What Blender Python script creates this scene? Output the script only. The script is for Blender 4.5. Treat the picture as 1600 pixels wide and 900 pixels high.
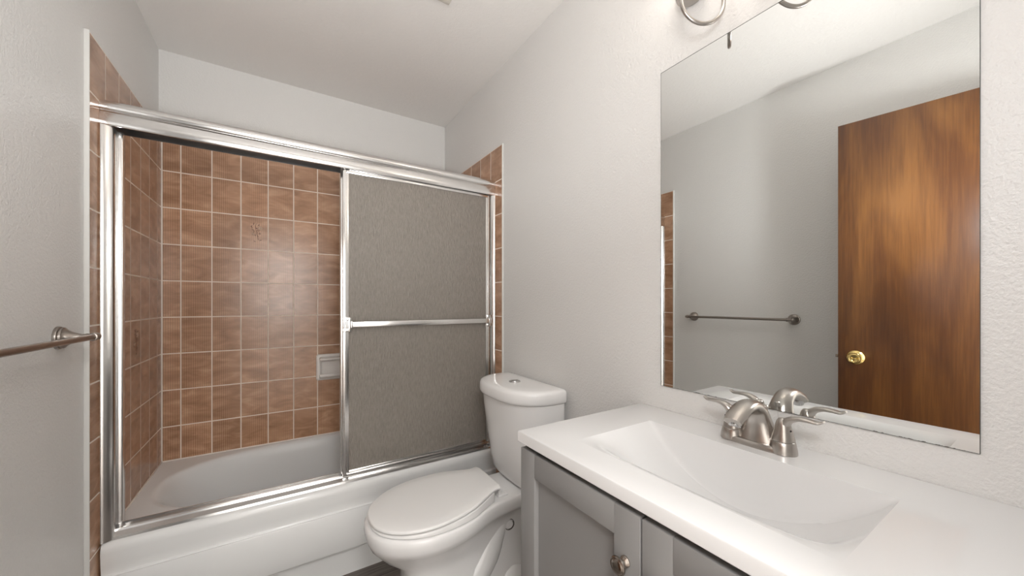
import bpy, bmesh, math, random
from mathutils import Vector, Matrix
PI = math.pi
S = bpy.context.scene
C = S.collection
for o in list(bpy.data.objects): bpy.data.objects.remove(o)

# ------------------------------------------------------------------ camera, world, exposure
cd = bpy.data.cameras.new('camera'); cam = bpy.data.objects.new('camera', cd); C.objects.link(cam)
cd.sensor_width = 36; cd.lens = 36*568.4/1600; cd.shift_y = (473.76-450)/1600; cd.clip_start = .01
cam.location = (0, 0, 1.19); cam.rotation_euler = (PI/2, 0, -.5664)
S.camera = cam
w = bpy.data.worlds.new('world'); S.world = w; w.use_nodes = True
w.node_tree.nodes['Background'].inputs[0].default_value = (.8, .85, .9, 1)
w.node_tree.nodes['Background'].inputs[1].default_value = .3
S.view_settings.view_transform = 'Standard'; S.view_settings.look = 'None'
S.view_settings.exposure = 1.58; S.view_settings.gamma = 1; S.view_settings.use_curve_mapping = False
SHADE_LIGHT = 1.9           # frosted shades of the vanity light
SHADE_COL = (1, .92, .83, 1)
HALL_FILL = 16            # added hallway fill lamp, unseen behind the doorway
HALL_FILL_COL = (1, 1, 1, 1)

# added fill light set in the doorway behind the camera, no seen source
ld = bpy.data.lights.new('doorway_fill', 'AREA'); lo_ = bpy.data.objects.new('doorway_fill', ld); C.objects.link(lo_)
ld.shape = 'RECTANGLE'; ld.size = .74; ld.size_y = 1.95; ld.energy = 40; ld.color = (.985, .99, 1)
lo_.location = (-.012, -.19, 1.08); lo_.rotation_euler = (PI/2, 0, PI)

# added omni fill beside the camera, evens out the near walls
lf = bpy.data.lights.new('camera_fill', 'POINT'); of = bpy.data.objects.new('camera_fill', lf); C.objects.link(of)
lf.shadow_soft_size = .12; lf.energy = 5.8; lf.color = (.98, .99, 1)
of.location = (.04, -.06, 1.63)

# added spot fill aimed up to brighten ceiling and back wall
lu = bpy.data.lights.new('ceiling_fill', 'SPOT'); ou = bpy.data.objects.new('ceiling_fill', lu); C.objects.link(ou)
lu.spot_size = math.radians(100); lu.spot_blend = 1; lu.shadow_soft_size = .06; lu.energy = 17; lu.color = (.98, .99, 1)
ou.location = (.04, -.03, 1.15)
ou.rotation_euler = (Vector((.20, 1.45, 2.43))-ou.location).to_track_quat('-Z', 'Y').to_euler()

# room numbers (metres): camera stands in the doorway at x=0, y=0
XL, XR, YB, YF, ZC = -.505, .983, 2.434, -.10, 2.436
TXL, TXR, TYB, TY0, TZ = -.494, .9765, 2.425, 1.633, 2.022

# ------------------------------------------------------------------ helpers
def link(name, bm, mat, parent=None, angle=35, smooth=True):
    me = bpy.data.meshes.new(name)
    bmesh.ops.recalc_face_normals(bm, faces=bm.faces)
    off = parent_world(parent)
    bmesh.ops.translate(bm, verts=bm.verts, vec=-off)
    bm.to_mesh(me); bm.free()
    if smooth:
        for p in me.polygons: p.use_smooth = True
        me.set_sharp_from_angle(angle=math.radians(angle))
    o = bpy.data.objects.new(name, me); C.objects.link(o)
    if mat: me.materials.append(mat)
    if parent: o.parent = parent
    return o
def parent_world(p):
    v = Vector((0, 0, 0))
    while p is not None: v += p.location; p = p.parent
    return v
def thing(name, label, cat, loc, group=None):
    o = bpy.data.objects.new(name, None); C.objects.link(o); o.location = loc
    o.empty_display_size = .05
    return tag(o, label, cat, group)
def tag(o, label, cat, group=None):
    o['label'] = label; o['category'] = cat; o['kind'] = 'thing'
    if group: o['group'] = group
    return o
def struct(name, bm, mat, label=None, cat=None, parent=None, **k):
    o = link(name, bm, mat, parent, **k)
    if parent is None:
        o['kind'] = 'structure'
        if label: o['label'] = label
        if cat: o['category'] = cat
    return o
def BM(): return bmesh.new()
def box(bm, a, b, bev=0, seg=2):
    a, b = Vector(a), Vector(b)
    r = bmesh.ops.create_cube(bm, size=1)
    vs = r['verts']
    for v in vs: v.co = Vector(((a[i]+b[i])/2 + v.co[i]*(b[i]-a[i]) for i in range(3)))
    if bev:
        es = list({e for v in vs for e in v.link_edges})
        bmesh.ops.bevel(bm, geom=es, offset=bev, segments=seg, affect='EDGES', profile=.5, clamp_overlap=True)
    return bm
def loft(bm, rings, closed=True, cap0=False, cap1=False):
    R = [[bm.verts.new(p) for p in r] for r in rings]
    n = len(R[0])
    for i in range(len(R)-1):
        for j in range(n if closed else n-1):
            k = (j+1) % n
            try: bm.faces.new((R[i][j], R[i][k], R[i+1][k], R[i+1][j]))
            except ValueError: pass
    if cap0: bm.faces.new(R[0])
    if cap1: bm.faces.new(R[-1])
    return R
def frame_of(d):
    d = Vector(d).normalized()
    up = Vector((0, 0, 1)) if abs(d.z) < .95 else Vector((1, 0, 0))
    a = d.cross(up).normalized(); b = a.cross(d).normalized()
    return a, b
def lathe(bm, origin, axis, prof, n=32):
    """prof: list of (distance along axis, radius)"""
    o = Vector(origin); ax = Vector(axis).normalized(); a, b = frame_of(ax)
    rings = [[o+ax*h+(a*math.cos(t)+b*math.sin(t))*max(r, 1e-5) for t in [2*PI*i/n for i in range(n)]] for h, r in prof]
    loft(bm, rings, cap0=prof[0][1] > 1e-4, cap1=prof[-1][1] > 1e-4)
    bmesh.ops.remove_doubles(bm, verts=bm.verts, dist=2e-5)
    return bm
def spline(pts, n=8):
    P = [Vector(p) for p in pts]; out = []
    for i in range(len(P)-1):
        p0 = P[i-1] if i else P[i]*2-P[i+1]; p1, p2 = P[i], P[i+1]
        p3 = P[i+2] if i+2 < len(P) else P[i+1]*2-P[i]
        for k in range(n):
            t = k/n
            out.append(.5*((2*p1)+(p2-p0)*t+(2*p0-5*p1+4*p2-p3)*t*t+(3*p1-p0-3*p2+p3)*t**3))
    out.append(P[-1]); return out
def tube(bm, path, rad, n=14, side=None, caps=True):
    """rad: number or per-point list of (ra, rb); side: fixed direction for ra"""
    P = [Vector(p) for p in path]; m = len(P); rings = []
    a = None
    for i in range(m):
        d = (P[min(i+1, m-1)]-P[max(i-1, 0)]).normalized()
        if side is not None:
            a = Vector(side); a = (a-d*a.dot(d)).normalized()
        elif a is None: a, _ = frame_of(d)
        else: a = (a-d*a.dot(d)).normalized()
        b = d.cross(a)
        r = rad if not isinstance(rad, (list, tuple)) else rad[i]
        ra, rb = r if isinstance(r, (list, tuple)) else (r, r)
        rings.append([P[i]+a*math.cos(t)*ra+b*math.sin(t)*rb for t in [2*PI*k/n for k in range(n)]])
    loft(bm, rings, cap0=caps, cap1=caps)
    return bm
def lerp_list(vals, m):
    """resample a list of tuples/numbers to m entries"""
    out = []
    for i in range(m):
        t = i/(m-1)*(len(vals)-1); k = min(int(t), len(vals)-2); f = t-k
        a, b = vals[k], vals[k+1]
        out.append(tuple(x+(y-x)*f for x, y in zip(a, b)) if isinstance(a, tuple) else a+(b-a)*f)
    return out
def extrude_x(bm, prof, x0, x1, caps=True):
    """closed profile of (y,z) pairs run along x"""
    loft(bm, [[(x0, y, z) for y, z in prof], [(x1, y, z) for y, z in prof]], cap0=caps, cap1=caps); return bm
def extrude_z(bm, prof, z0, z1):
    loft(bm, [[(x, y, z0) for x, y in prof], [(x, y, z1) for x, y in prof]], cap0=True, cap1=True); return bm

# ------------------------------------------------------------------ materials
class N:
    def __init__(s, name):
        s.m = bpy.data.materials.new(name); s.m.use_nodes = True
        s.t = s.m.node_tree; s.b = s.t.nodes['Principled BSDF']
    def n(s, typ, **k):
        x = s.t.nodes.new(typ)
        for a, v in k.items(): setattr(x, a, v)
        return x
    def l(s, a, b): s.t.links.new(a, b)
    def set(s, **k):
        for a, v in k.items(): s.b.inputs[a.replace('_', ' ')].default_value = v
        return s
    def math(s, op, a, b=None, c=None):
        x = s.n('ShaderNodeMath', operation=op)
        for i, v in enumerate((a, b, c)):
            if v is None: continue
            if isinstance(v, (int, float)): x.inputs[i].default_value = v
            else: s.l(v, x.inputs[i])
        return x.outputs[0]
    def pos(s): return s.n('ShaderNodeNewGeometry').outputs['Position']
    def mapped(s, src, scale=(1, 1, 1), loc=(0, 0, 0), rot=(0, 0, 0)):
        x = s.n('ShaderNodeMapping'); s.l(src, x.inputs[0])
        x.inputs['Scale'].default_value = scale; x.inputs['Location'].default_value = loc; x.inputs['Rotation'].default_value = rot
        return x.outputs[0]
    def noise(s, vec, scale, detail=2, rough=.5, dist=0):
        x = s.n('ShaderNodeTexNoise'); s.l(vec, x.inputs['Vector'])
        x.inputs['Scale'].default_value = scale; x.inputs['Detail'].default_value = detail
        x.inputs['Roughness'].default_value = rough; x.inputs['Distortion'].default_value = dist
        return x.outputs['Fac']
    def ramp(s, fac, stops):
        x = s.n('ShaderNodeValToRGB'); s.l(fac, x.inputs[0]); e = x.color_ramp.elements
        while len(e) < len(stops): e.new(.5)
        for i, (p, c) in enumerate(stops): e[i].position = p; e[i].color = c if len(c) == 4 else (*c, 1)
        return x.outputs[0]
    def mix(s, fac, a, b, mode='MIX'):
        x = s.n('ShaderNodeMix', data_type='RGBA', blend_type=mode)
        for i, v in ((0, fac), (6, a), (7, b)):
            if isinstance(v, (int, float)): x.inputs[i].default_value = v
            elif isinstance(v, tuple): x.inputs[i].default_value = v if len(v) == 4 else (*v, 1)
            else: s.l(v, x.inputs[i])
        return x.outputs[2]
    def bump(s, h, strength, dist):
        x = s.n('ShaderNodeBump'); s.l(h, x.inputs['Height'])
        x.inputs['Strength'].default_value = strength; x.inputs['Distance'].default_value = dist
        s.l(x.outputs[0], s.b.inputs['Normal']); return x

def paint(name, col, bump=.55, rough=.40, scale=125):
    k = N(name).set(Base_Color=(*col, 1), Roughness=rough)
    p = k.pos()
    a = k.noise(p, scale, 3, .55); b = k.noise(p, scale*2.6, 2)
    h = k.math('ADD', a, k.math('MULTIPLY', b, .35))
    k.bump(h, bump, .004)
    return k.m
M = {}
M['paint'] = paint('orange_peel_paint', (.79, .778, .758))
M['ceiling'] = paint('ceiling_paint', (.89, .865, .835), .5, .6, 70)
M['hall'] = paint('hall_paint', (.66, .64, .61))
M['trim'] = N('white_trim_paint').set(Base_Color=(.74, .73, .70, 1), Roughness=.35).m

def tile(axis, u0):
    k = N('brown_ribbed_tile_'+axis)
    p = k.pos(); sp = k.n('ShaderNodeSeparateXYZ'); k.l(p, sp.inputs[0])
    u = sp.outputs[0 if axis == 'x' else 1]; v = sp.outputs[2]
    U = k.math('DIVIDE', k.math('SUBTRACT', u, u0), .121); V = k.math('DIVIDE', k.math('SUBTRACT', v, TZ-.1803*20), .1803)
    fu, fv = k.math('FRACT', U), k.math('FRACT', V); iu, iv = k.math('FLOOR', U), k.math('FLOOR', V)
    du = k.math('MULTIPLY', k.math('MINIMUM', fu, k.math('SUBTRACT', 1, fu)), .121)
    dv = k.math('MULTIPLY', k.math('MINIMUM', fv, k.math('SUBTRACT', 1, fv)), .1803)
    d = k.math('MINIMUM', du, dv)
    mr = k.n('ShaderNodeMapRange', interpolation_type='SMOOTHSTEP'); k.l(d, mr.inputs[0])
    mr.inputs[1].default_value = .0019; mr.inputs[2].default_value = .0032
    grout = mr.outputs[0]                                    # 0 in the joint, 1 on the tile
    # per tile tone
    cv = k.n('ShaderNodeCombineXYZ'); k.l(iu, cv.inputs[0]); k.l(iv, cv.inputs[1])
    wn = k.n('ShaderNodeTexWhiteNoise', noise_dimensions='3D'); k.l(cv.outputs[0], wn.inputs['Vector'])
    off = k.n('ShaderNodeVectorMath', operation='SCALE'); k.l(wn.outputs['Color'], off.inputs[0]); off.inputs['Scale'].default_value = 7
    ad = k.n('ShaderNodeVectorMath', operation='ADD'); k.l(p, ad.inputs[0]); k.l(off.outputs[0], ad.inputs[1])
    mv = k.mapped(ad.outputs[0], (1, 1, 2.6) )
    mott = k.noise(mv, 9, 3, .55, .6)
    col = k.ramp(mott, [(.28, (.35, .188, .106)), (.5, (.485, .272, .162)), (.70, (.63, .385, .245))])
    tone = k.math('ADD', k.math('MULTIPLY', wn.outputs['Value'], .22), .89)
    col = k.mix(1, col, rgb(k, tone), 'MULTIPLY')
    # fine vertical ribs
    rb = k.math('FRACT', k.math('MULTIPLY', fu, 14)); rd = k.math('ABSOLUTE', k.math('SUBTRACT', rb, .5))
    r2 = k.n('ShaderNodeMapRange', interpolation_type='SMOOTHSTEP'); k.l(rd, r2.inputs[0])
    r2.inputs[1].default_value = 0; r2.inputs[2].default_value = .22
    rib = r2.outputs[0]
    col = k.mix(rib, k.mix(.48, col, (.10, .045, .025)), col)
    base = k.mix(grout, (.88, .75, .64), col)
    k.l(base, k.b.inputs['Base Color'])
    rr = k.n('ShaderNodeMapRange'); k.l(grout, rr.inputs[0]); rr.inputs[3].default_value = .7; rr.inputs[4].default_value = .24
    k.l(rr.outputs[0], k.b.inputs['Roughness'])
    h = k.math('ADD', grout, k.math('MULTIPLY', rib, .12))
    h = k.math('ADD', h, k.math('MULTIPLY', k.noise(mv, 5, 1), .25))
    k.bump(h, .35, .002)
    return k.m
def rgb(k, v):
    c = k.n('ShaderNodeCombineColor')
    for i in range(3): k.l(v, c.inputs[i])
    return c.outputs[0]
M['tile_x'] = tile('x', -.4215); M['tile_y'] = tile('y', TY0)
M['caulk'] = N('white_caulk').set(Base_Color=(.84, .76, .69, 1), Roughness=.5).m
M['china'] = N('white_china').set(Base_Color=(.86, .85, .84, 1), Roughness=.12, IOR=1.5).m
M['tub'] = N('white_enamel').set(Base_Color=(.81, .81, .80, 1), Roughness=.16, IOR=1.5).m
M['seat'] = N('white_seat_plastic').set(Base_Color=(.87, .86, .845, 1), Roughness=.28).m
M['top'] = N('white_cultured_marble').set(Base_Color=(.77, .765, .76, 1), Roughness=.14).m
M['grey'] = N('grey_cabinet_paint').set(Base_Color=(.26, .255, .25, 1), Roughness=.38).m
M['dark'] = N('dark_gap').set(Base_Color=(.02, .018, .016, 1), Roughness=.6).m
M['recess'] = N('gap_shade_ring').set(Base_Color=(.16, .145, .13, 1), Roughness=.5).m  # dark colour stands in for shade in the gap round the cap
M['soap'] = N('white_ceramic').set(Base_Color=(.86, .82, .78, 1), Roughness=.15).m
def metal(name, col, rough, stretch=None):
    k = N(name).set(Base_Color=(*col, 1), Roughness=rough, Metallic=1)
    if stretch:
        p = k.mapped(k.pos(), stretch); f = k.noise(p, 60, 2)
        r = k.n('ShaderNodeMapRange'); k.l(f, r.inputs[0]); r.inputs[3].default_value = rough*.75; r.inputs[4].default_value = rough*1.3
        k.l(r.outputs[0], k.b.inputs['Roughness'])
    return k.m
M['chrome'] = metal('polished_aluminium', (.80, .79, .78), .20, (.3, 8, 8))
M['nickel'] = metal('brushed_nickel', (.51, .48, .45), .29)
M['bar_nickel'] = metal('satin_nickel', (.34, .305, .275), .30)
M['knobmetal'] = metal('antique_nickel', (.36, .32, .285), .24)
M['brass'] = metal('polished_brass', (.78, .60, .24), .16)
M['silver'] = metal('dull_chrome', (.55, .55, .55), .22)

def mirror_mat():
    k = N('mirror_silver').set(Metallic=1, Roughness=.004)
    p = k.pos(); sp = k.n('ShaderNodeSeparateXYZ'); k.l(p, sp.inputs[0])
    y, z = sp.outputs[1], sp.outputs[2]
    dy = k.math('MINIMUM', k.math('SUBTRACT', y, .093), k.math('SUBTRACT', .692, y)); dz = k.math('SUBTRACT', z, .94)
    d = dz
    nz = k.noise(k.mapped(p, (1, 1, 1)), 70, 3, .7)
    worn = k.math('LESS_THAN', d, k.math('MULTIPLY', k.math('SUBTRACT', nz, .50), .010))
    k.l(k.mix(worn, (.87, .885, .875), (.16, .14, .12)), k.b.inputs['Base Color'])
    r = k.n('ShaderNodeMapRange'); k.l(worn, r.inputs[0]); r.inputs[3].default_value = .004; r.inputs[4].default_value = .5
    k.l(r.outputs[0], k.b.inputs['Roughness'])
    return k.m
M['mirror'] = mirror_mat()
M['glass_edge'] = N('mirror_edge').set(Base_Color=(.06, .07, .065, 1), Roughness=.3).m

def rain_glass():
    k = N('obscure_rain_glass').set(Base_Color=(.42, .38, .34, 1), Roughness=.24, IOR=1.45)
    k.b.inputs['Transmission Weight'].default_value = .35
    p = k.mapped(k.pos(), (1, 1, .16))
    a = k.noise(p, 230, 3, .6); b = k.noise(p, 460, 2)
    h = k.math('ADD', a, k.math('MULTIPLY', b, .5))
    k.bump(h, .9, .005)
    c = k.ramp(a, [(.3, (.36, .32, .28)), (.7, (.47, .424, .375))]); k.l(c, k.b.inputs['Base Color'])
    return k.m
M['rain'] = rain_glass()

def wood():
    k = N('lauan_veneer').set(Roughness=.36)
    tc = k.n('ShaderNodeTexCoord').outputs['Object']
    g = k.noise(k.mapped(tc, (40, 40, 1.6)), 3.2, 5, .6, .4)
    big = k.noise(k.mapped(tc, (3.4, 3.4, .55)), 1.6, 3, .55, 1.2)
    f = k.math('ADD', k.math('MULTIPLY', g, .30), k.math('MULTIPLY', big, .75))
    c = k.ramp(f, [(.30, (.038, .010, .002)), (.5, (.100, .033, .006)), (.72, (.215, .088, .019))])
    k.l(c, k.b.inputs['Base Color'])
    k.b.inputs['Coat Weight'].default_value = .35; k.b.inputs['Coat Roughness'].default_value = .3
    k.bump(g, .08, .002)
    return k.m
M['wood'] = wood()

def plank():
    k = N('grey_vinyl_plank').set(Roughness=.45)
    p = k.pos()
    br = k.n('ShaderNodeTexBrick'); k.l(k.mapped(p, (1, 1, 1)), br.inputs['Vector'])
    br.offset = .37; br.inputs['Scale'].default_value = 1; br.inputs['Brick Width'].default_value = 1.2; br.inputs['Row Height'].default_value = .15
    br.inputs['Mortar Size'].default_value = .0015; br.inputs['Mortar'].default_value = (.05, .045, .04, 1)
    br.inputs['Color1'].default_value = (.75, .75, .75, 1); br.inputs['Color2'].default_value = (1.1, 1.1, 1.1, 1)
    g = k.noise(k.mapped(p, (1.5, 30, 1)), 3, 5, .65, .6)
    c = k.ramp(g, [(.3, (.11, .092, .08)), (.55, (.21, .18, .158)), (.75, (.31, .275, .245))])
    k.l(k.mix(1, c, br.outputs['Color'], 'MULTIPLY'), k.b.inputs['Base Color'])
    k.bump(g, .1, .002)
    return k.m
M['floor'] = plank()
def emit(name, col, st):
    k = N(name); k.set(Base_Color=(.9, .88, .85, 1), Roughness=.4)
    k.b.inputs['Emission Color'].default_value = col; k.b.inputs['Emission Strength'].default_value = st
    return k.m
M['shade'] = emit('lit_frosted_glass', SHADE_COL, SHADE_LIGHT)
M['hall_fill'] = emit('hall_fill_glow', HALL_FILL_COL, HALL_FILL)
M['vent'] = N('vent_plastic').set(Base_Color=(.66, .62, .56, 1), Roughness=.5).m

# ------------------------------------------------------------------ the room
struct('floor', box(BM(), (-1.4, -1.7, -.05), (XR+.1, YB+.1, 0)), M['floor'], 'grey wood plank vinyl floor')
struct('ceiling', box(BM(), (XL-.1, YF-.1, ZC), (XR+.1, YB+.1, ZC+.05)), M['ceiling'], 'textured off white ceiling')
struct('wall_left', box(BM(), (XL-.08, YF-.1, 0), (XL, YB+.1, ZC)), M['paint'], 'grey textured wall with the towel bar')
struct('wall_right', box(BM(), (XR, YF-.1, 0), (XR+.08, YB+.1, ZC)), M['paint'], 'grey textured wall behind mirror and toilet')
struct('wall_back', box(BM(), (XL, YB, 0), (XR, YB+.08, ZC)), M['paint'], 'painted wall above the shower tile')
b = BM()                                                     # wall with the doorway the camera stands in
box(b, (XL, YF-.1, 0), (-.40, YF, ZC)); box(b, (.375, YF-.1, 0), (XR, YF, ZC)); box(b, (-.40, YF-.1, 2.06), (.375, YF, ZC))
struct('wall_front', b, M['paint'], 'wall with the open doorway')
b = BM()
box(b, (-1.4, -1.7, 0), (1.1, -1.62, ZC)); box(b, (-1.4, -1.62, 0), (-1.32, -.2, ZC)); box(b, (1.02, -1.62, 0), (1.1, -.2, ZC))
box(b, (-1.32, -.28, 0), (XL-.08, -.2, ZC))
struct('wall_hall', b, M['hall'], 'hallway walls beyond the doorway')
struct('ceiling_hall', box(BM(), (-1.4, -1.7, ZC), (1.1, -.2, ZC+.05)), M['hall'], 'hallway ceiling')
# glazed tile on the three walls of the tub alcove
struct('wall_tile_left', box(BM(), (XL, TY0, 0), (TXL, YB, TZ)), M['tile_y'], 'brown tiled wall at the open end of the tub')
struct('wall_tile_right', box(BM(), (TXR, TY0, 0), (XR, YB, TZ)), M['tile_y'], 'brown tiled wall behind the sliding panels')
struct('wall_tile_back', box(BM(), (TXL, TYB, .38), (TXR, YB, TZ)), M['tile_x'], 'brown tiled wall along the back of the tub')
b = BM(); box(b, (XL, TY0-.004, 0), (TXL+.0012, TY0, TZ+.003), .001)
struct('trim_1', b, M['trim'], 'white painted edge of the tile beside the towel bar')
b = BM(); box(b, (TXR-.001, TY0-.005, 0), (XR, TY0, TZ+.003), .001)
struct('trim_2', b, M['trim'], 'white painted edge of the tile above the toilet')
b = BM()
box(b, (TXL, TYB-.005, .405), (TXL+.006, TYB, TZ), .001); box(b, (TXR-.006, TYB-.005, .405), (TXR, TYB, TZ), .001)
box(b, (TXL, TYB-.005, .405), (TXR, TYB, .416), .002); box(b, (TXL, 1.74, .405), (TXL+.005, TYB, .416), .002)
struct('trim_3', b, M['caulk'], 'caulk line between tub and tile')

# relief flower on two of the tiles
def relief(name, label, o, ux, nrm, seed):
    rnd = random.Random(seed); t = thing(name, label, 'decor', o); o = Vector(o); ux = Vector(ux); nrm = Vector(nrm); uz = Vector((0, 0, 1))
    bl, bs = BM(), BM()
    def petal(bm, u, v, r, h):
        c = o+ux*u+uz*v
        lathe(bm, c, nrm, [(-.0005, r), (h*.5, r*.85), (h, r*.35), (h*1.05, 0)], 10)
    for k in range(5):
        a = 2*PI*k/5; petal(bl, .014+.0065*math.cos(a), .030+.0065*math.sin(a), .0055, .0025)
    petal(bl, .014, .030, .0035, .0035)
    for k in range(4):
        a = 2*PI*k/4+.4; petal(bl, -.018+.004*math.cos(a), -.004+.004*math.sin(a), .0035, .002)
    link('blossom', bl, M['petal'], t)
    path = spline([o+ux*u+uz*v+nrm*.0006 for u, v in [(.006, -.035), (0, -.01), (-.004, .012), (-.008, .035), (-.004, .055)]])
    tube(bs, path, .0012, 6)
    tube(bs, spline([o+ux*u+uz*v+nrm*.0006 for u, v in [(-.002, 0), (.006, .014), (.013, .026)]]), .001, 6)
    for k in range(16):
        u, v = rnd.uniform(-.026, .02), rnd.uniform(-.045, .055); a = rnd.uniform(0, PI)
        c = o+ux*u+uz*v+nrm*.0004; d = ux*math.cos(a)+uz*math.sin(a)
        tube(bs, [c-d*.006, c-d*.002, c+d*.003, c+d*.006], [(.0004, .0004), (.0022, .001), (.0018, .001), (.0003, .0003)], 6, side=nrm.cross(d))
    link('stem', bs, M['stem'], t)
    return t
M['petal'] = N('pale_relief_glaze').set(Base_Color=(.50, .34, .24, 1), Roughness=.25).m
M['stem'] = N('brown_relief_glaze').set(Base_Color=(.20, .10, .06, 1), Roughness=.25).m
relief('flower_relief', 'raised flower sprig on a tile of the back wall above the tub', (-.108, TYB, 1.570), (1, 0, 0), (0, -1, 0), 3)
relief('flower_relief', 'raised flower sprig on a side wall tile near the open end of the tub', (TXL, 2.060, 1.030), (0, 1, 0), (1, 0, 0), 5)

# ------------------------------------------------------------------ bathtub
def bathtub():
    t = thing('bathtub', 'white alcove bathtub below the brown tile', 'bathtub', (.24, 2.05, 0))
    x0, x1, y0, y1, zr = TXL+.001, TXR-.001, 1.716, TYB-.001, .411
    cx, cy = .245, 2.083
    n = 128; rings = []
    angs = [2*PI*i/n for i in range(n)]
    for c in ((x0, y0), (x1, y0), (x0, y1), (x1, y1)):       # make sure the corners are hit
        a = math.atan2(c[1]-cy, c[0]-cx) % (2*PI)
        i = min(range(n), key=lambda j: abs(angs[j]-a)); angs[i] = a
    def rect(a, ins=0):
        c, s = math.cos(a), math.sin(a)
        k = min(((x1-ins-cx)/c if c > 0 else (x0+ins-cx)/c) if abs(c) > 1e-9 else 9, ((y1-ins-cy)/s if s > 0 else (y0+ins-cy)/s) if abs(s) > 1e-9 else 9)
        return cx+c*k, cy+s*k
    def sup(a, ax, ay, e, ox=0, oy=0):
        c, s = math.cos(a), math.sin(a)
        k = (abs(c/ax)**e+abs(s/ay)**e)**(-1/e)
        return cx+ox+c*k, cy+oy+s*k
    rings.append([(*rect(a), zr) for a in angs])
    A, B = .672, .312
    prof = [(.022, .411), (.012, .4105), (.004, .407), (-.004, .400), (-.010, .388), (-.016, .36), (-.026, .30), (-.040, .22), (-.06, .14), (-.085, .10), (-.13, .08), (-.2, .075)]
    for d, z in prof:
        ox = -.0
        slope = max(0, (.40-z))*.42                           # sloped back rest at the open end
        rr = []
        for a in angs:
            x, y = sup(a, A+d-slope*.5, min(B+d, B+.028), 2.7, slope*.5, 0)
            rr.append((x, min(y, y1-.004), z))
        rings.append(rr)
    b = BM(); loft(b, rings, cap1=True)
    # rounded front of the rim, plain upper band, raised panel line, recessed toe
    fp = [(1.716, .411), (1.706, .4085), (1.699, .402), (1.695, .392), (1.694, .38), (1.697, .34), (1.700, .31), (1.699, .306), (1.694, .303), (1.692, .298), (1.694, .22), (1.699, .135), (1.703, .128), (1.716, .122), (1.728, .118), (1.731, .11), (1.738, 0)]
    loft(b, [[(x, y, z) for y, z in fp] for x in (x0+.004, x1)], closed=False)
    fb = [(1.716, .411)]+[(y+.0, z) for y, z in fp[1:]]+[(1.76, 0), (1.76, .40)]
    b.faces.new([b.verts.new((x0+.004, y, z)) for y, z in fb])
    link('tub_body', b, M['tub'], t, 50)
    # end of the embossed panel
    b = BM(); tube(b, spline([(-.425, 1.702, .135), (-.43, 1.698, .2), (-.428, 1.697, .27), (-.41, 1.697, .299), (-.38, 1.696, .303), (.9, 1.696, .303)], 6), .004, 8)
    link('apron_panel_bead', b, M['tub'], t)
    b = BM(); lathe(b, (.62, 2.083, .0745), (0, 0, 1), [(0, .034), (.003, .034), (.005, .030), (.003, .022), (.003, .012), (.006, .010), (.007, 0)], 28)
    link('drain', b, M['silver'], t)
    return t
bathtub()

# ------------------------------------------------------------------ shower enclosure
HY = 1.700                                                    # front of the header rail
t = thing('shower_door_frame', 'polished metal rail, track and jambs framing the tub opening', 'shower frame', (.24, 1.745, .411))
hp = [(HY+.004, 1.770), (HY+.000, 1.776), (HY+.001, 1.792), (HY+.004, 1.806), (HY+.006, 1.812), (HY+.002, 1.816)]
for i in range(9):                                            # half round top
    a = -.35*PI+i/8*PI*1.0
    hp.append((HY+.022-.024*math.cos(a), 1.833+.022*math.sin(a)))
hp += [(HY+.075, 1.850), (HY+.082, 1.842), (HY+.082, 1.770), (HY+.078, 1.770), (HY+.078, 1.835), (HY+.008, 1.835), (HY+.008, 1.770)]
b = BM(); extrude_x(b, hp, TXL+.0005, TXR-.0005)
link('header_rail', b, M['chrome'], t, 40)
tp = [(HY+.012, .4115), (HY+.014, .420), (HY+.030, .430), (HY+.033, .436), (HY+.036, .436), (HY+.037, .424), (HY+.070, .424), (HY+.071, .440), (HY+.074, .440), (HY+.078, .4115)]
b = BM(); extrude_x(b, tp, TXL+.0005, TXR-.0005)
link('bottom_track', b, M['chrome'], t, 30)
for s, x in ((1, TXL+.0005), (-1, TXR-.0005)):
    lip = .041 if s > 0 else .0245
    pr = [(0, 1.701), (.003, 1.699), (.006, 1.6995), (.012, 1.7018), (.026, 1.711), (.029, 1.714), (.030, 1.718), (.030, 1.741), (.028, 1.745), (.026, 1.748), (.026, 1.752), (lip-.004, 1.753), (lip-.001, 1.755), (lip, 1.760), (lip, 1.774), (lip-.003, 1.778), (0, 1.778)]
    if s < 0: pr = [(u*.8, v) for u, v in pr]
    b = BM(); extrude_z(b, [(x+s*u, v) for u, v in pr], .4125, 1.7695)
    link('side_jamb', b, M['chrome'], t, 40)
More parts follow.
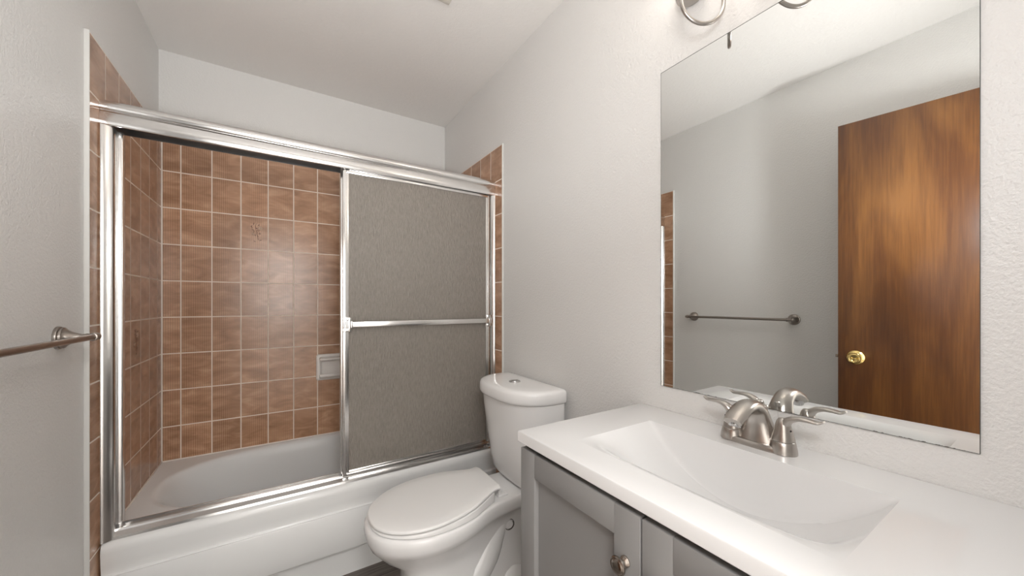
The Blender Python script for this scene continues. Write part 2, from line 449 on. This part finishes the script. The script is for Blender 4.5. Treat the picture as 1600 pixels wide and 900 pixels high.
def panel(name, label, x0, x1, yc, bar):
    z0, z1 = .4395, 1.800
    t = thing(name, label, 'shower panel', ((x0+x1)/2, yc, z0))
    b = BM(); wd = .024
    def stile(a0, a1, lo, hi):                                # stepped profile all the way round
        box(b, (a0, yc-.009, lo), (a1, yc+.009, hi), .002)
    stile(x0, x0+wd, z0, z1); stile(x1-wd, x1, z0, z1)
    stile(x0+wd-.001, x1-wd+.001, z0, z0+wd); stile(x0+wd-.001, x1-wd+.001, z1-.045, z1)
    i = .005                                                  # inner bead
    for a, c in (((x0+.004, yc-.013, z0+.003), (x0+.013, yc-.008, z1-.022)), ((x1-.013, yc-.013, z0+.003), (x1-.004, yc-.008, z1-.022)),
                 ((x0+.013, yc-.013, z1-.045), (x1-.013, yc-.008, z1-.033)), ((x0+.013, yc-.013, z0+.004), (x1-.013, yc-.008, z0+.013))):
        box(b, a, c, .002)
    link('panel_frame', b, M['chrome'], t, 40)
    b = BM(); box(b, (x0+wd-.004, yc-.0025, z0+wd-.004), (x1-wd+.004, yc+.0025, z1-.041))
    link('glass_pane', b, M['rain'], t, smooth=False)
    if bar:
        zb, yb_ = 1.098, yc-.034
        br = link('towel_rail', box(BM(), (x0+.030, yb_-.004, zb-.012), (x1-.012, yb_+.004, zb+.012), .003), M['chrome'], t)
        for xx, s in ((x0, 1), (x1, -1)):
            b = BM()
            xa, xb = (xx-.002, xx+.040) if s > 0 else (xx-.030, xx+.002)
            box(b, (xa, yc-.017, zb-.032), (xb-.012, yc-.0125, zb-.017), .0015); box(b, (xa, yc-.017, zb+.017), (xb-.012, yc-.0125, zb+.032), .0015)
            box(b, (xb-.022, yc-.040, zb-.030), (xb-.012, yc-.0125, zb+.030), .002)
            box(b, (xa, yc-.024, zb-.017), (xa+.005, yc-.0125, zb+.017), .001)
            box(b, (xb-.013, yb_-.006, zb-.015), (xb-.004, yb_+.006, zb+.015), .002)
            link('rail_bracket', b, M['chrome'], t)
    return t
panel('sliding_shower_panel', 'obscure glass sliding panel with a towel rail, in front of the other panel', .2265, .9490, 1.7235, True)
panel('sliding_shower_panel', 'obscure glass sliding panel without a rail, behind the railed panel', .2215, .949, 1.756, False)

# ------------------------------------------------------------------ soap dish
def soap_dish():
    t = thing('soap_dish', 'white ceramic soap dish set in the back wall tile', 'soap dish', (.262, TYB, .81))
    x0, x1, z0, z1, y = .176, .348, .735, .888, TYB
    def rr(ix, iz, y, r=.012, n=5):
        P = []
        for cx, cz, a0 in ((x1-ix-r, z1-iz-r, 0), (x0+ix+r, z1-iz-r, PI/2), (x0+ix+r, z0+iz+r, PI), (x1-ix-r, z0+iz+r, 1.5*PI)):
            for k in range(n): a = a0+k/(n-1)*PI/2; P.append((cx+r*math.cos(a), y, cz+r*math.sin(a)))
        return P
    b = BM()
    loft(b, [rr(0, 0, y), rr(0, 0, y-.008), rr(.003, .003, y-.013), rr(.010, .010, y-.016), rr(.018, .018, y-.016), rr(.023, .023, y-.012), rr(.026, .028, y-.003), rr(.034, .036, y-.001)], cap1=True)
    link('dish_back', b, M['soap'], t, 60)
    b = BM()                                                   # projecting tray with a lip
    pr = [(y-.012, z0+.018), (y-.050, z0+.020), (y-.060, z0+.026), (y-.063, z0+.036), (y-.060, z0+.041), (y-.056, z0+.040), (y-.052, z0+.034), (y-.012, z0+.032)]
    extrude_x(b, pr, x0+.014, x1-.014)
    link('tray', b, M['soap'], t, 60)
    b = BM()
    tube(b, spline([(x0+.022, y-.008, z1-.022), (x0+.024, y-.030, z1-.026), (x0+.034, y-.040, z1-.027), (x1-.034, y-.040, z1-.027), (x1-.024, y-.030, z1-.026), (x1-.022, y-.008, z1-.022)]), .0085, 10)
    link('grab_bar', b, M['soap'], t, 60)
soap_dish()

# ------------------------------------------------------------------ toilet
def toilet():
    Y = 1.330
    t = thing('toilet', 'white two piece toilet with closed lid between tub and vanity', 'toilet', (.60, Y, 0))
    def half(tab, n=26):
        P = spline([(x, w_, 0) for x, w_ in tab], 6); L = [0]
        for a, c in zip(P, P[1:]): L.append(L[-1]+(c-a).length)
        out = []
        for i in range(n):
            s = L[-1]*i/(n-1); k = 0
            while k < len(L)-2 and L[k+1] < s: k += 1
            f = (s-L[k])/max(L[k+1]-L[k], 1e-9); out.append(P[k].lerp(P[k+1], min(max(f, 0), 1)))
        return out
    def ring(tab, z, zfun=None, n=26):
        h = half(tab, n); r = [(p.x, Y+max(p.y, 0), zfun(p.x) if zfun else z) for p in h]
        return r+[(p.x, Y-max(p.y, 0), zfun(p.x) if zfun else z) for p in h[-2:0:-1]]
    rim = [(.246, 0), (.249, .04), (.263, .08), (.293, .12), (.335, .154), (.395, .18), (.46, .188), (.53, .181), (.595, .163), (.655, .138), (.71, .12), (.77, .112), (.85, .11), (.92, .108), (.935, .09), (.938, 0)]
    def sc(tab, dx0, dx1, kw, x0=.246, x1=.938):
        return [(x0+dx0+(x-x0)*((x1-dx1)-(x0+dx0))/(x1-x0), w_*kw) for x, w_ in tab]
    mid = [(.372, 0), (.375, .035), (.39, .07), (.425, .095), (.48, .105), (.55, .098), (.63, .082), (.72, .070), (.80, .066), (.86, .064), (.885, .05), (.89, 0)]
    low = [(.385, 0), (.388, .04), (.402, .075), (.435, .098), (.49, .108), (.57, .108), (.65, .104), (.73, .102), (.81, .105), (.86, .10), (.885, .07), (.89, 0)]
    under = [(.262, 0), (.265, .035), (.28, .07), (.315, .108), (.36, .136), (.415, .155), (.475, .16), (.54, .15), (.60, .13), (.66, .105), (.72, .085), (.79, .072), (.86, .068), (.90, .064), (.912, .05), (.915, 0)]
    un2 = [(.30, 0), (.303, .03), (.318, .06), (.35, .092), (.395, .115), (.445, .127), (.50, .128), (.56, .118), (.62, .10), (.68, .083), (.74, .072), (.80, .068), (.86, .066), (.895, .055), (.90, .04), (.902, 0)]
    un3 = [(.345, 0), (.348, .03), (.36, .06), (.39, .085), (.43, .103), (.48, .11), (.53, .107), (.58, .098), (.64, .085), (.70, .075), (.76, .068), (.82, .066), (.86, .064), (.885, .05), (.892, .035), (.894, 0)]
    L = [(sc(rim, .012, .012, .93), .418), (sc(rim, .004, .004, .975), .4165), (rim, .409), (rim, .393), (sc(rim, .002, .002, .985), .374), (sc(rim, .008, .006, .95), .358), (under, .340), (un2, .294), (un3, .260), (mid, .228), (mid, .175), (low, .09), (low, .02), (low, 0)]
    b = BM(); loft(b, [ring(a, z) for a, z in L], cap0=True, cap1=True)
    for s in (-1, 1):                                          # the trapway shows as a bent swelling on each flank
        p = spline([(.50, Y+s*.030, .12), (.565, Y+s*.040, .095), (.635, Y+s*.042, .125), (.69, Y+s*.038, .185), (.73, Y+s*.030, .25), (.77, Y+s*.024, .30), (.84, Y+s*.018, .32)], 8)
        tube(b, p, lerp_list([(.05, .06), (.058, .064), (.060, .064), (.056, .060), (.050, .055), (.044, .050), (.036, .04)], len(p)), 22)
        p = spline([(.70, Y+s*.055, .01), (.745, Y+s*.066, .062), (.80, Y+s*.070, .082), (.85, Y+s*.066, .062), (.885, Y+s*.055, .01)], 6)
        tube(b, p, lerp_list([(.02, .02), (.045, .045), (.05, .05), (.045, .045), (.02, .02)], len(p)), 18)
    link('bowl', b, M['china'], t, 60)
    for s in (-1, 1):
        o_, ax_ = Vector((.790, Y+s*.0655, .285)), Vector((-.12, s, .05)).normalized()
        b = BM(); lathe(b, o_, ax_, [(-.004, .0225), (.0035, .0225), (.0045, .0215), (.0045, .0195), (.001, .0190), (.001, .0165), (.001, 0)], 28)
        link('access_recess', b, M['recess'], t)
        b = BM(); lathe(b, o_+ax_*.0012, ax_, [(0, .0160), (.003, .0160), (.0045, .0145), (.005, 0)], 28)
        link('access_cap', b, M['china'], t)
    # seat and lid: front edge low, hinge edge a little higher
    lid = [(.258, 0), (.261, .04), (.275, .08), (.303, .117), (.345, .150), (.40, .172), (.46, .180), (.53, .174), (.595, .157), (.65, .129), (.685, .110), (.706, .104), (.722, .107), (.731, .105), (.7335, .097), (.734, .05), (.734, 0)]
    zt = lambda lift: (lambda x: lift+.443+.030*max(0, (x-.258)/.476)**1.2)
    def slab(tab, lo, hi, r=.004):
        x0, x1 = tab[0][0], tab[-1][0]
        ins = lambda d: [(x0+d+(x-x0)*(x1-x0-2*d)/(x1-x0), max(0, w_*(1-d/.18))) for x, w_ in tab]
        b = BM()
        R = [ring(ins(r*1.2), 0, lo), ring(tab, 0, lambda x: lo(x)+r*.7), ring(tab, 0, lambda x: hi(x)-r), ring(ins(r*.4), 0, lambda x: hi(x)-r*.35), ring(ins(r*1.4), 0, hi), ring(ins(.05), 0, lambda x: hi(x)+.0015)]
        loft(b, R, cap0=True, cap1=True); return b
    seat = [(x, w_*(1 if x < .69 else .97)) for x, w_ in lid]
    seat = [(.259, 0)]+[(x+.001, w_-.0005) for x, w_ in lid[1:-6]]+[(.69, .108), (.705, .098), (.712, .06), (.713, 0)]
    link('seat_ring', slab(seat, lambda x: .4195, lambda x: zt(-.0158)(x), .003), M['seat'], t, 50)
    link('lid', slab(lid, lambda x: zt(-.0118)(x), zt(0), .004), M['seat'], t, 50)
    for s in (-1, 1):
        b = BM(); box(b, (.728, Y+s*.075-.011, .417), (.775, Y+s*.075+.011, .427), .004, 3)
        lathe(b, (.736, Y+s*.075-.014, .450), (0, 1, 0), [(0, .005), (.001, .007), (.027, .007), (.028, .005)], 14)
        box(b, (.731, Y+s*.075-.008, .415), (.741, Y+s*.075+.008, .448), .002)
        link('hinge', b, M['seat'], t)
    # tank: bowed front, narrower towards the bowl
    def dring(z, xf, xb, hw, e=2.8, n=30, r=.02):
        P = []
        for i in range(n+1):
            a = -PI/2+PI*i/n
            c, s = math.cos(a), math.sin(a); k = (abs(c)**e+abs(s)**e)**(-1/e)
            P.append((xb-r-(xb-r-xf)*c*k, Y+hw*s*k, z))
        for i in range(1, 5): a = i/5*PI/2; P.append((xb-r+r*math.sin(a), Y+hw-r+r*math.cos(a), z))
        for i in range(1, 5): a = i/5*PI/2; P.append((xb-r+r*math.cos(a), Y-hw+r-r*math.sin(a), z))
        return P
    b = BM()
    loft(b, [dring(.417, .858, .930, .165), dring(.420, .838, .945, .204), dring(.436, .825, .952, .216), dring(.50, .808, .956, .220), dring(.62, .783, .96, .2225), dring(.74, .764, .962, .2235), dring(.803, .757, .963, .2235)], cap0=True, cap1=True)
    link('tank', b, M['china'], t, 60)
    b = BM()
    loft(b, [dring(.793, .757, .963, .218), dring(.793, .747, .966, .226), dring(.797, .744, .968, .229), dring(.806, .741, .968, .231), dring(.832, .742, .968, .230), dring(.841, .746, .967, .227), dring(.846, .755, .962, .219), dring(.848, .772, .952, .205), dring(.849, .82, .925, .15)], cap0=True, cap1=True)
    link('tank_lid', b, M['china'], t, 60)
    b = BM(); lathe(b, (.858, 1.328, .8475), (0, 0, 1), [(0, .025), (.004, .025), (.006, .0235), (.006, .020), (.0045, .0195), (.007, .0185), (.008, .01), (.008, 0)], 32)
    fb = link('flush_button', b, M['silver'], t)
    b = BM(); box(b, (.858-.019, 1.3275, .8555), (.858+.019, 1.3285, .8562))
    link('button_split', b, M['dark'], fb)
toilet()

# ------------------------------------------------------------------ vanity
def vanity():
    y0, y1, xf = .038, .762, .530
    t = thing('vanity_cabinet', 'grey shaker vanity cabinet with round knobs', 'cabinet', (.75, .40, 0))
    b = BM()
    box(b, (xf, y1-.018, .0), (XR-.001, y1, .838), .001); box(b, (xf, y0, .0), (XR-.001, y0+.018, .838), .001)
    box(b, (xf, y0+.018, .09), (XR-.001, y1-.018, .108)); box(b, (xf+.06, y0+.018, 0), (xf+.075, y1-.018, .09))
    box(b, (xf, y0+.018, .805), (xf+.018, y1-.018, .838)); box(b, (xf, .382, .108), (xf+.018, .418, .805)); box(b, (XR-.012, y0+.018, .108), (XR-.001, y1-.018, .838))
    link('carcass', b, M['grey'], t)
    for i, (ya, yb_) in enumerate(((.402, y1), (y0, .398))):
        za, zb, fx, st = .105, .828, .511, .057
        b = BM()
        box(b, (fx, ya, za), (xf-.001, ya+st, zb), .0015); box(b, (fx, yb_-st, za), (xf-.001, yb_, zb), .0015)
        box(b, (fx, ya+st-.0005, zb-st), (xf-.001, yb_-st+.0005, zb), .0015); box(b, (fx, ya+st-.0005, za), (xf-.001, yb_-st+.0005, za+st), .0015)
        box(b, (fx+.013, ya+st-.002, za+st-.002), (xf-.003, yb_-st+.002, zb-st+.002))
        d = link('door', b, M['grey'], t)
        b = BM(); ky = ya+.030 if i == 0 else yb_-.030
        lathe(b, (fx, ky, .737), (-1, 0, 0), [(-.002, .0100), (.002, .0100), (.0035, .0088), (.0045, .0092), (.006, .008), (.008, .0058), (.013, .0058), (.016, .010), (.0175, .0148), (.0195, .0160), (.022, .0155), (.0235, .0135), (.0230, .0120), (.0245, .0105), (.0255, .006), (.026, 0)], 36)
        link('knob', b, M['knobmetal'], d)
    # countertop with its trough basin
    x0, x1, ya, yb_, zt, zb = .507, XR-.001, .030, .770, .868, .840
    t = thing('vanity_countertop', 'white countertop with rectangular trough basin on the grey cabinet', 'countertop', (.745, .40, zb))
    bx0, bx1, by0, by1, D = .588, .857, .161, .640, .125
    b = BM(); ny, nx = 48, 22; yc, hy = (by0+by1)/2, (by1-by0)/2
    G = []
    for i in range(ny+1):
        u = -math.cos(PI*i/ny)*.35+(2*i/ny-1)*.65
        y = yc+hy*u; d = D*(1-u*u)
        row = []
        for j in range(nx+1):
            s = j/nx
            # near vertical back wall, softer front wall, small fillets
            if s < .40:
                k = s/.40; x = bx0+.125*k; z = -d*(k*k*(3-2*k))
            elif s > .75:
                k = (1-s)/.25; x = bx1-.022*k**1.6; z = -d*min(1, math.sin(min(1, k*1.05)*PI/2)**.8)
            else:
                k = (s-.40)/.35; x = bx0+.125+(bx1-.022-bx0-.125)*k; z = -d
            row.append(b.verts.new((x, y, zt+z)))
        G.append(row)
    for i in range(ny):
        for j in range(nx): b.faces.new((G[i][j], G[i][j+1], G[i+1][j+1], G[i+1][j]))
    # flat top around it, then the edge profile
    V = lambda x, y, z=zt: b.verts.new((x, y, z))
    r = .004
    def ringv(ins, z): return [V(x0+ins, ya+ins, z), V(x1-ins*.1, ya+ins, z), V(x1-ins*.1, yb_-ins, z), V(x0+ins, yb_-ins, z)]
    T = ringv(r, zt)
    ys = [v.co.y for v in (G[i][0] for i in range(ny+1))]; xs = [v.co.x for v in G[0]]
    a, bb, c, dd = V(bx0, by0), V(bx1, by0), V(bx1, by1), V(bx0, by1)
    for q in ((T[0], T[1], bb, a), (T[1], T[2], c, bb), (T[2], T[3], dd, c), (T[3], T[0], a, dd)): b.faces.new(q)
    prev = T
    for ins, z in ((r*.3, zt-r*.25), (0, zt-r), (0, zb+.002), (.002, zb)):
        cur = ringv(ins, z)
        for i in range(4): b.faces.new((prev[i], prev[(i+1) % 4], cur[(i+1) % 4], cur[i]))
        prev = cur
    # underside ring so the slab has a body; the bowl hangs below it
    link('slab', b, M['top'], t, 32)
    b = BM(); lathe(b, (.735, yc, zt-D-.002), (0, 0, 1), [(0, .024), (.003, .024), (.0045, .021), (.003, .014), (.004, .010), (.0065, .009), (.007, 0)], 28)
    link('drain', b, M['nickel'], t)
vanity()

# ------------------------------------------------------------------ faucet
def faucet():
    zt, cx, cy = .868, .915, .400
    t = thing('faucet', 'brushed nickel two handle faucet on the white countertop', 'faucet', (cx, cy, zt))
    def oval(z, hx, hy, ox=0, n=40, e=2.6):
        P = []
        for i in range(n):
            a = 2*PI*i/n; c, s = math.cos(a), math.sin(a)
            k = (abs(c)**e+abs(s)**e)**(-1/e); P.append((cx+ox+hx*c*k, cy+hy*s*k, z))
        return P
    b = BM()
    loft(b, [oval(zt, .0275, .0775), oval(zt+.003, .0275, .0775), oval(zt+.009, .0255, .0755), oval(zt+.012, .022, .072)], cap0=True, cap1=True)
    for s in (-1, 1):                                         # flared cups under the handles
        lathe(b, (cx, cy+s*.0515, zt+.001), (0, 0, 1), [(0, .0262), (.006, .0258), (.016, .0238), (.0245, .0222), (.0255, .021), (.0255, 0)], 32)
    link('base_plate', b, M['nickel'], t, 40)
    b = BM()                                                  # body flares down to the plate, arches forward to the outlet
    p = spline([(.922, cy, zt+.004), (.924, cy, .900), (.921, cy, .928), (.908, cy, .951), (.884, cy, .9625), (.856, cy, .961), (.829, cy, .950), (.808, cy, .938)], 8)
    r = lerp_list([(.046, .026), (.035, .024), (.0265, .0205), (.0215, .0165), (.0205, .0135), (.021, .0125), (.021, .012), (.0185, .0095)], len(p))
    tube(b, p, r, 26, side=(0, 1, 0))
    link('spout', b, M['nickel'], t, 60)
    b = BM(); lathe(b, (.8215, cy, .941), (-.25, 0, -1), [(0, .012), (.013, .012), (.0145, .011), (.0145, 0)], 24)
    link('aerator', b, M['silver'], t)
    for s in (-1, 1):
        b = BM(); hy = cy+s*.0515
        lathe(b, (cx, hy, zt+.0262), (0, 0, 1), [(0, .0195), (.001, .0215), (.004, .0212), (.012, .0192), (.024, .0165), (.034, .014), (.042, .0115), (.047, .008), (.0485, 0)], 30)
        q = spline([(cx, hy-s*.004, .906), (cx, hy+s*.002, .926), (cx-.001, hy+s*.012, .9405), (cx-.001, hy+s*.028, .9475), (cx-.001, hy+s*.046, .9480), (cx, hy+s*.060, .9475), (cx, hy+s*.070, .9525)], 7)
        rr = lerp_list([(.012, .012), (.0125, .011), (.0115, .0075), (.0095, .0052), (.0095, .0042), (.0095, .0036), (.0055, .002)], len(q))
        tube(b, q, rr, 18, side=(1, 0, 0))
        h = link('handle', b, M['nickel'], t, 60)
        b = BM(); lathe(b, (cx-.004, hy+s*.0135, .919), (-.2, s, -.2), [(0, .0022), (.003, .0022), (.003, 0)], 12)
        link('index_dot', b, M['dark'], h)
    b = BM(); lathe(b, (.949, cy-.003, zt+.006), (0, 0, 1), [(0, .0028), (.066, .0028), (.068, .005), (.073, .0065), (.078, .0062), (.080, .004), (.0805, 0)], 18)
    link('lift_rod', b, M['nickel'], t)
faucet()

# ------------------------------------------------------------------ mirror
t = thing('wall_mirror', 'large frameless wall mirror above the vanity', 'mirror', (XR, .3925, .94))
b = BM(); box(b, (.9794, .0922, .9392), (XR, .6932, 1.8918))
link('glass_edge', b, M['glass_edge'], t, smooth=False)
b = BM(); b.faces.new([b.verts.new(p) for p in ((.979, .093, .94), (.979, .692, .94), (.979, .692, 1.89), (.979, .093, 1.89))])
link('mirror_face', b, M['mirror'], t, smooth=False)

# ------------------------------------------------------------------ vanity light
def vanity_light():
    t = thing('vanity_light', 'brushed nickel two lamp wall light above the mirror', 'wall light', (XR, .45, 2.04))
    b = BM(); box(b, (.962, .30, 2.044), (XR-.0005, .60, 2.086), .008, 3)
    link('back_plate', b, M['nickel'], t)
    for yl, s in ((.525, 1), (.377, -1)):
        lo = Vector((.913, yl, 1.907)); d = Vector((-.886, s*.464, 0))
        R_ = .057
        P = [lo-d*(R_-.008)+Vector((.012, 0, .128)), lo-d*R_+Vector((0, 0, .095))]
        P += [lo+d*(R_*math.cos(PI+PI*k/10))+Vector((0, 0, R_+R_*math.sin(PI+PI*k/10))) for k in range(11)]
        P += [lo+d*R_+Vector((0, 0, .095)), lo+d*R_+Vector((0, 0, .135))]
        b = BM(); tube(b, spline(P, 5), .0048, 14)
        link('arm', b, M['nickel'], t)
        b = BM(); lathe(b, (.9485, .45+s*.134, 2.028), (0, 0, 1), [(0, .026), (.0015, .0310), (.006, .0335), (.055, .034), (.060, .031), (.060, 0)], 40)
        link('canopy_cup', b, M['nickel'], t)
        c = lo+d*.057
        b = BM(); lathe(b, (c.x, c.y, 2.036), (0, 0, 1), [(0, .012), (.001, .0175), (.006, .0195), (.020, .0205), (.022, .026), (.026, .026), (.027, 0)], 32)
        link('lamp_cup', b, M['nickel'], t)
        b = BM(); lathe(b, (c.x, c.y, 2.0635), (0, 0, 1), [(0, .022), (.012, .030), (.035, .041), (.065, .047), (.095, .050), (.115, .056), (.118, .056), (.112, .048), (.065, .043), (.02, .028), (.012, 0)], 36)
        link('glass_shade', b, M['shade'], t)
vanity_light()

# ------------------------------------------------------------------ towel bar
def towel_bar():
    ya, yb_, z, xb = .884, 1.475, 1.097, -.437
    t = thing('towel_bar', 'brushed nickel towel bar on the grey wall opposite the mirror', 'towel bar', (XL, (ya+yb_)/2, z))
    b = BM(); lathe(b, (xb, ya-.004, z), (0, 1, 0), [(0, .0078), (yb_-ya+.008, .0078)], 20)
    link('bar', b, M['bar_nickel'], t)
    for y, s in ((ya, -1), (yb_, 1)):
        b = BM()
        lathe(b, (XL, y, z), (1, 0, 0), [(0, .0305), (.005, .0305), (.007, .0295), (.008, .0270), (.010, .0285), (.014, .0275), (.0165, .0240), (.020, .0210), (.028, .0155), (.038, .0112), (.046, .0085), (.052, .0085), (.053, .0098), (.057, .0098), (.058, .0085), (.066, .0085)], 32)
        lathe(b, (xb, y-s*.014, z), (0, s, 0), [(0, .0090), (.001, .0108), (.006, .0108), (.007, .0098), (.021, .0098), (.022, .0108), (.027, .0108), (.028, .0088), (.033, .0092), (.037, .0078), (.0395, .004), (.040, 0)], 24)
        link('post', b, M['bar_nickel'], t)
towel_bar()

# ------------------------------------------------------------------ ceiling vent
t = thing('ceiling_vent', 'square exhaust vent cover on the ceiling', 'vent', (.46, 1.285, ZC))
b = BM(); X0, X1, Y0, Y1 = .334, .588, 1.158, 1.412
for a, c in (((X0, Y0), (X1, Y0+.028)), ((X0, Y1-.028), (X1, Y1)), ((X0, Y0+.028), (X0+.028, Y1-.028)), ((X1-.028, Y0+.028), (X1, Y1-.028))):
    box(b, (*a, ZC-.014), (*c, ZC), .003)
box(b, (X0+.02, Y0+.02, ZC-.003), (X1-.02, Y1-.02, ZC))
fr = link('cover_frame', b, M['vent'], t)
b = BM()
for i in range(11):
    y = Y0+.036+i*.0182
    box(b, (X0+.024, y, ZC-.011), (X1-.024, y+.007, ZC-.004), .001)
link('grille', b, M['vent'], t)

# ------------------------------------------------------------------ the wooden door, swung back towards the left wall
def door():
    hinge, edge = Vector((-.400, -.105, 0)), Vector((-.292, .632, 0))
    d = (edge-hinge).normalized(); nrm = Vector((d.y, -d.x, 0))  # towards the room
    root = bpy.data.objects.new('door_1', None); C.objects.link(root); root.location = hinge
    root['kind'] = 'structure'; root['label'] = 'open brown wood veneer door seen in the mirror'; root['category'] = 'door'
    Lw = (edge-hinge).length
    def P(u, v, z): return hinge+d*u+nrm*v+Vector((0, 0, z))
    b = BM(); box(b, (0, -.035, .012), (Lw, 0, 2.036), .0015)
    for v in b.verts: v.co = P(*v.co)
    link('door_panel', b, M['wood'], root)
    uk, zk = Lw-.062, .938
    b = BM(); lathe(b, P(uk, 0, zk), nrm, [(-.002, .033), (.003, .033), (.006, .031), (.009, .026), (.012, .021), (.0125, .0165), (.030, .0155), (.036, .019), (.046, .0235), (.056, .024), (.060, .022), (.062, .017), (.060, .014), (.060, 0)], 36)
    kn = link('knob', b, M['brass'], root)
    b = BM(); box(b, (-.009, .059, -.0025), (.009, .067, .0025), .001)
    for v in b.verts: u, n_, z = v.co; v.co = P(uk+u, n_, zk+z)
    link('turn_button', b, M['brass'], kn)
    b = BM(); box(b, (Lw-.002, -.024, zk-.028), (Lw+.001, -.010, zk+.028)); box(b, (Lw, -.023, zk-.007), (Lw+.011, -.011, zk+.007), .002)
    for v in b.verts: v.co = P(*v.co)
    link('latch', b, M['knobmetal'], root)
    for z in (.25, 1.0, 1.80):
        b = BM(); lathe(b, P(-.002, .004, z-.04), (0, 0, 1), [(0, .006), (.08, .006)], 14)
        link('hinge', b, M['brass'], root)
door()

# ------------------------------------------------------------------ added fill lamp in the hallway, out of view
t = thing('hall_fill_lamp', 'added round fill lamp on the hallway ceiling, out of view', 'fill lamp', (0, -.85, ZC))
b = BM(); lathe(b, (0, -.85, ZC), (0, 0, -1), [(0, .20), (.025, .20), (.028, .195), (.028, .18)], 40)
link('fill_lamp_ring', b, M['nickel'], t)
b = BM(); lathe(b, (0, -.85, ZC-.02), (0, 0, -1), [(0, .178), (.02, .17), (.045, .13), (.06, .06), (.063, 0)], 40)
link('fill_lamp_diffuser', b, M['hall_fill'], t)
